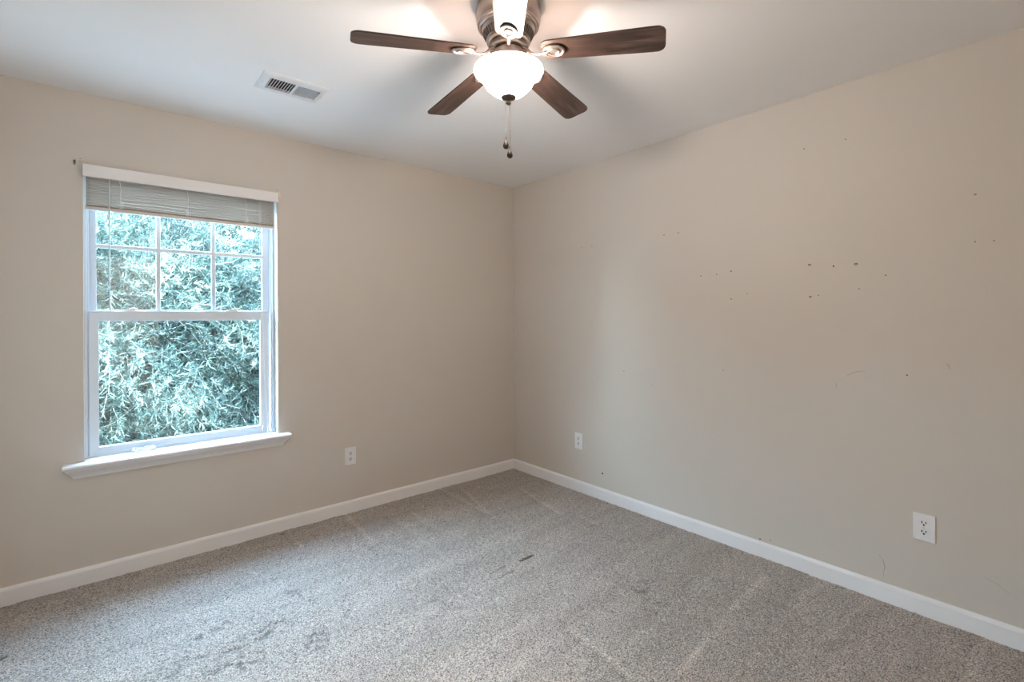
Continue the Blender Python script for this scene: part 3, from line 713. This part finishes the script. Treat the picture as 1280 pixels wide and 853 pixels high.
# blade outline
def blade_outline():
    pts = []
    x0, x1 = 0.124, 0.545
    def w(x): t = (x - x0) / (x1 - x0); return 0.0465 + 0.0115 * min(1, t * 1.15)
    for i in range(9):
        a = -pi / 2 * (1 - i / 8)          # tip corner lower
        rr = 0.028; pts.append((x1 - rr + rr * cos(a), -w(x1) + rr + rr * sin(a)))
    for i in range(9):
        a = pi / 2 * i / 8; rr = 0.028; pts.append((x1 - rr + rr * cos(a), w(x1) - rr + rr * sin(a)))
    for i in range(1, 12): x = x1 - 0.028 - (x1 - x0 - 0.06) * i / 11; pts.append((x, w(x)))
    for i in range(7):
        a = pi / 2 + pi / 2 * i / 6; rr = 0.028; pts.append((x0 + rr + rr * cos(a), w(x0) - rr + rr * sin(a)))
    for i in range(7):
        a = pi + pi / 2 * i / 6; rr = 0.028; pts.append((x0 + rr + rr * cos(a), -w(x0) + rr + rr * sin(a)))
    for i in range(10, 0, -1): x = x1 - 0.028 - (x1 - x0 - 0.06) * i / 11; pts.append((x, -w(x)))
    return pts
TILT = R(-10.5)
DROOP = R(3.9)
BLZ = -0.1705
bm = BM(); add_prism(bm, blade_outline(), -0.0028, 0.0028)
blade = obj('blade', bm, 'wood', fan, bevel=0.0015, smooth=False)
blade.location = (0, 0, BLZ)
bm = BM()
arm = [(0.050, 0, -0.156), (0.066, 0, -0.162), (0.076, 0, -0.172), (0.088, 0, -0.184), (0.104, 0, -0.190), (0.122, 0, -0.1905), (0.145, 0, -0.190)]
add_tube(bm, arm, [0.009, 0.0080, 0.0068, 0.0062, 0.0064, 0.0072, 0.0080], 12, 0.6)
tm = Matrix.Translation((0, 0, BLZ)) @ Matrix.Rotation(DROOP, 4, 'Y') @ Matrix.Rotation(TILT, 4, 'X')
vs = add_lathe(bm, [(0, -0.0030), (0.036, -0.0030), (0.0395, -0.0040), (0.0410, -0.0075), (0.0385, -0.0105), (0.0340, -0.0110), (0.0315, -0.0085), (0.0300, -0.0080),
                    (0.0235, -0.0080), (0.0220, -0.0110), (0.0190, -0.0125), (0.0165, -0.0110), (0.0150, -0.0090), (0, -0.0088)], 44, sx=1.0, sy=0.74)
bmesh.ops.transform(bm, matrix=tm @ Matrix.Translation((0.168, 0, 0)), verts=vs)
vs = add_lathe(bm, [(0, 0.0030), (0.040, 0.0030), (0.041, 0.0060), (0.030, 0.0075), (0, 0.0075)], 40, sx=1.0, sy=0.80)
bmesh.ops.transform(bm, matrix=tm @ Matrix.Translation((0.163, 0, 0)), verts=vs)
bracket = obj('blade_bracket', bm, 'nickel', fan, autosmooth=40)
PH0 = R(230.55)
for i in range(5):
    a = PH0 + i * 2 * pi / 5
    b = blade if i == 0 else blade.copy(); c = bracket if i == 0 else bracket.copy()
    if i: COL.objects.link(b); COL.objects.link(c); b.parent = fan; c.parent = fan
    b.rotation_euler = (TILT, DROOP, a); c.rotation_euler = (0, 0, a)

bm = BM()
bp_out = [(0.1190, -0.2265), (0.1245, -0.2300), (0.1262, -0.2360), (0.1225, -0.2430), (0.1140, -0.2500), (0.1030, -0.2570), (0.0970, -0.2640), (0.0930, -0.2720),
          (0.0880, -0.2810), (0.0800, -0.2920), (0.0680, -0.3040), (0.0520, -0.3160), (0.0350, -0.3240), (0.0150, -0.3285)]
bp_in = [(max(0.012, r_ - 0.003), z_ + 0.003) for r_, z_ in bp_out][::-1]
add_lathe(bm, bp_out + bp_in, 72, closed=True)
obj('glass_bowl', bm, 'bowl', fan, autosmooth=60)
bm = BM()
add_lathe(bm, [(0, -0.3250), (0.026, -0.3262), (0.0282, -0.3285), (0.0262, -0.3320), (0.016, -0.3355), (0.006, -0.3385), (0.0050, -0.3410), (0.0080, -0.3440), (0.0095, -0.3495), (0.0075, -0.3550), (0, -0.3570)], 32)
obj('finial', bm, 'pewter', fan)
CR = Vector((sin(YAW), -cos(YAW), 0))
for off, zt, zf in ((-0.0105, -0.330, -0.476), (0.0035, -0.356, -0.510)):
    p = CR * off; bm = BM(); z_ = zt
    add_tube(bm, [(p.x, p.y, zt), (p.x, p.y, zf)], 0.0006, 6)
    while z_ > zf:
        add_lathe(bm, [(0, 0.0014), (0.0011, 0.0008), (0.0014, 0), (0.0011, -0.0008), (0, -0.0014)], 8, (p.x, p.y, z_)); z_ -= 0.0036
    ch = obj('pull_chain', bm, 'chain', fan, autosmooth=80)
    bm = BM(); add_lathe(bm, [(0, 0.004), (0.0018, 0.003), (0.0026, -0.003), (0.0050, -0.012), (0.0090, -0.021), (0.0108, -0.028), (0.0100, -0.034), (0.0065, -0.0385), (0, -0.040)], 24, (p.x, p.y, zf))
    obj('chain_fob', bm, 'fob', ch)
bd = bpy.data.lights.new('bulb_light', 'POINT'); bd.energy = BULB_POWER; bd.color = BULB_COLOR; bd.shadow_soft_size = 0.06
bo = bpy.data.objects.new('bulb_light', bd); COL.objects.link(bo); bo.parent = fan; bo.location = (0, 0, -0.282)

# ------------------------------------------------------------------ outside: pale bounce ground and trees
bm = BM()
for (xa, xb, ya, yb) in ((-60, 60, 0.6, 90),): add_box(bm, xa, xb, ya, yb, -0.8, -0.6)
obj('ground', bm, 'bounce_ground', smooth=False, kind='structure')

def make_tree(name, label, center, rad, n_sprig, leaves, leaf_len, seed, trunk, back=0.55):
    g = np.random.default_rng(seed)
    root = tag(empty(name, (trunk[0], trunk[1], -0.6)), label, 'tree', None)
    off = np.array(root.location)
    # sprig positions inside a lumpy ellipsoid, thick towards its surface
    c = []
    while len(c) < n_sprig:
        d = g.normal(size=(n_sprig, 3)); d /= np.linalg.norm(d, axis=1)[:, None]
        lump = 1 + 0.13 * np.sin(5 * d[:, 0] * 2 + 1) * np.cos(7 * d[:, 2] + 2 * d[:, 0]) + 0.07 * np.sin(17 * d[:, 0] + 13 * d[:, 2])
        rr = (g.random(n_sprig) ** 0.28) * lump
        pts = np.array(center) + d * rr[:, None] * np.array(rad)
        keep = (pts[:, 1] < center[1] + rad[1] * back) & (pts[:, 2] > -0.55)
        c += list(np.concatenate([pts[keep], d[keep], rr[keep][:, None]], 1))
    c = np.array(c[:n_sprig]); pos, dn = c[:, :3], c[:, 3:6]
    axis = dn * 0.9 + g.normal(size=dn.shape) * 0.65 + np.array([0, 0, -0.15]); axis /= np.linalg.norm(axis, axis=1)[:, None]
    # tone of each sprig: paler in patches
    ptch = np.sin(pos[:, 0] * 2.9 + 1.3) * np.sin(pos[:, 2] * 3.7 + 0.6) + 0.7 * np.sin(pos[:, 0] * 6.1 + pos[:, 2] * 4.7) 
    tone_s = np.clip(0.49 + 0.17 * ptch + g.normal(size=n_sprig) * 0.17, 0, 1)
    N = n_sprig * leaves
    ps = np.repeat(pos, leaves, 0); ax = np.repeat(axis, leaves, 0)
    tt = np.tile(np.linspace(0.0, 1.0, leaves), n_sprig)[:, None]
    tw = 0.24
    base = ps + ax * (tt - 0.3) * tw + np.array([0, 0, -0.05]) * tt ** 2
    side = g.normal(size=(N, 3)); side -= ax * (side * ax).sum(1)[:, None]; side /= np.linalg.norm(side, axis=1)[:, None]
    ld = ax * 0.75 + side * 0.8; ld /= np.linalg.norm(ld, axis=1)[:, None]
    nrm = g.normal(size=(N, 3)); wv = np.cross(ld, nrm); wv /= np.linalg.norm(wv, axis=1)[:, None]
    L = leaf_len * g.uniform(0.65, 1.25, (N, 1)); W = L * 0.17
    bend = np.cross(wv, ld) * L * 0.10
    v = np.empty((N, 4, 3)); v[:, 0] = base; v[:, 1] = base + ld * L * .45 + wv * W * .5 + bend; v[:, 2] = base + ld * L; v[:, 3] = base + ld * L * .45 - wv * W * .5 + bend
    tone = np.clip(np.repeat(tone_s, leaves) + g.normal(size=N) * 0.13, 0, 1)
    def mesh(nm, verts, m, tone_=None):
        me = bpy.data.meshes.new(nm); k = len(verts)
        me.vertices.add(k * 4); me.vertices.foreach_set('co', (verts.reshape(-1, 3) - off).ravel())
        me.loops.add(k * 4); me.loops.foreach_set('vertex_index', np.arange(k * 4, dtype=np.int32))
        me.polygons.add(k); me.polygons.foreach_set('loop_start', (np.arange(k) * 4).astype(np.int32))
        me.update(calc_edges=True)
        if tone_ is not None:
            a = me.attributes.new('tone', 'FLOAT', 'FACE'); a.data.foreach_set('value', tone_.astype(np.float32))
        me.materials.append(M[m]); o = bpy.data.objects.new(nm, me); COL.objects.link(o); o.parent = root
        return o
    mesh('foliage', v, 'leaf', tone)
    sv = np.empty((n_sprig, 4, 3)); wv = np.cross(axis, g.normal(size=axis.shape)); wv /= np.linalg.norm(wv, axis=1)[:, None]
    a0 = pos - axis * 0.3 * tw; a1 = pos + axis * 0.7 * tw + np.array([0, 0, -0.05])
    sv[:, 0] = a0 + wv * .003; sv[:, 1] = a1 + wv * .001; sv[:, 2] = a1 - wv * .001; sv[:, 3] = a0 - wv * .003
    mesh('twigs', sv, 'twig')
    bm = BM()
    tp = Vector(trunk) ; o3 = Vector(root.location)
    top = Vector((center[0], center[1], center[2] + rad[2] * .6))
    base = Vector((trunk[0], trunk[1], -0.65))
    pts = [base + (top - base) * t + Vector((0.12 * sin(4 * t), 0.1 * sin(5 * t + 1), 0)) - o3 for t in np.linspace(0, 1, 10)]
    add_tube(bm, pts, [0.17 * (1 - 0.75 * t) for t in np.linspace(0, 1, 10)], 10)
    obj('trunk', bm, 'bark', root)
    bm = BM()
    for i in range(16):
        t = 0.3 + 0.6 * i / 16; p0 = base + (top - base) * t - o3
        a = g.uniform(0, 2 * pi); e = Vector((cos(a) * rad[0] * .75, sin(a) * rad[1] * .6, g.uniform(0.1, .7)))
        add_tube(bm, [p0, p0 + e * .35 + Vector((0, 0, .1)), p0 + e * .7 + Vector((0, 0, .12)), p0 + e], [0.05, 0.035, 0.02, 0.008], 7)
    obj('branches', bm, 'bark', root)
    return root
make_tree('leafy_tree', 'leafy tree with narrow pale and teal green leaves filling the view through the window',
          (-2.6, 4.6, 0.75), (3.8, 1.6, 2.0), 26000, 22, 0.066, 11, (-2.4, 4.9, 0))
make_tree('background_tree', 'darker dense tree seen through the gaps behind the pale leafy tree',
          (-0.7, 8.8, 1.0), (4.0, 1.8, 2.8), 9000, 22, 0.14, 12, (-1.0, 8.6, 0))
make_tree('side_shade_tree', 'unseen dense tree added at the left to shade part of the right wall',
          (-12.2, 8.4, 1.5), (3.2, 1.7, 2.8), 6000, 20, 0.20, 13, (-12.2, 8.6, 0))  # out of view, placed to narrow the daylight streak on the right wall
make_tree('distant_shade_tree', 'unseen low tree added far to the left to cut light from the horizon',
          (-25.0, 7.5, 0.8), (5.0, 2.4, 2.5), 5000, 16, 0.34, 14, (-25.0, 7.6, 0))  # out of view, placed to block low sky and limit the streak's height
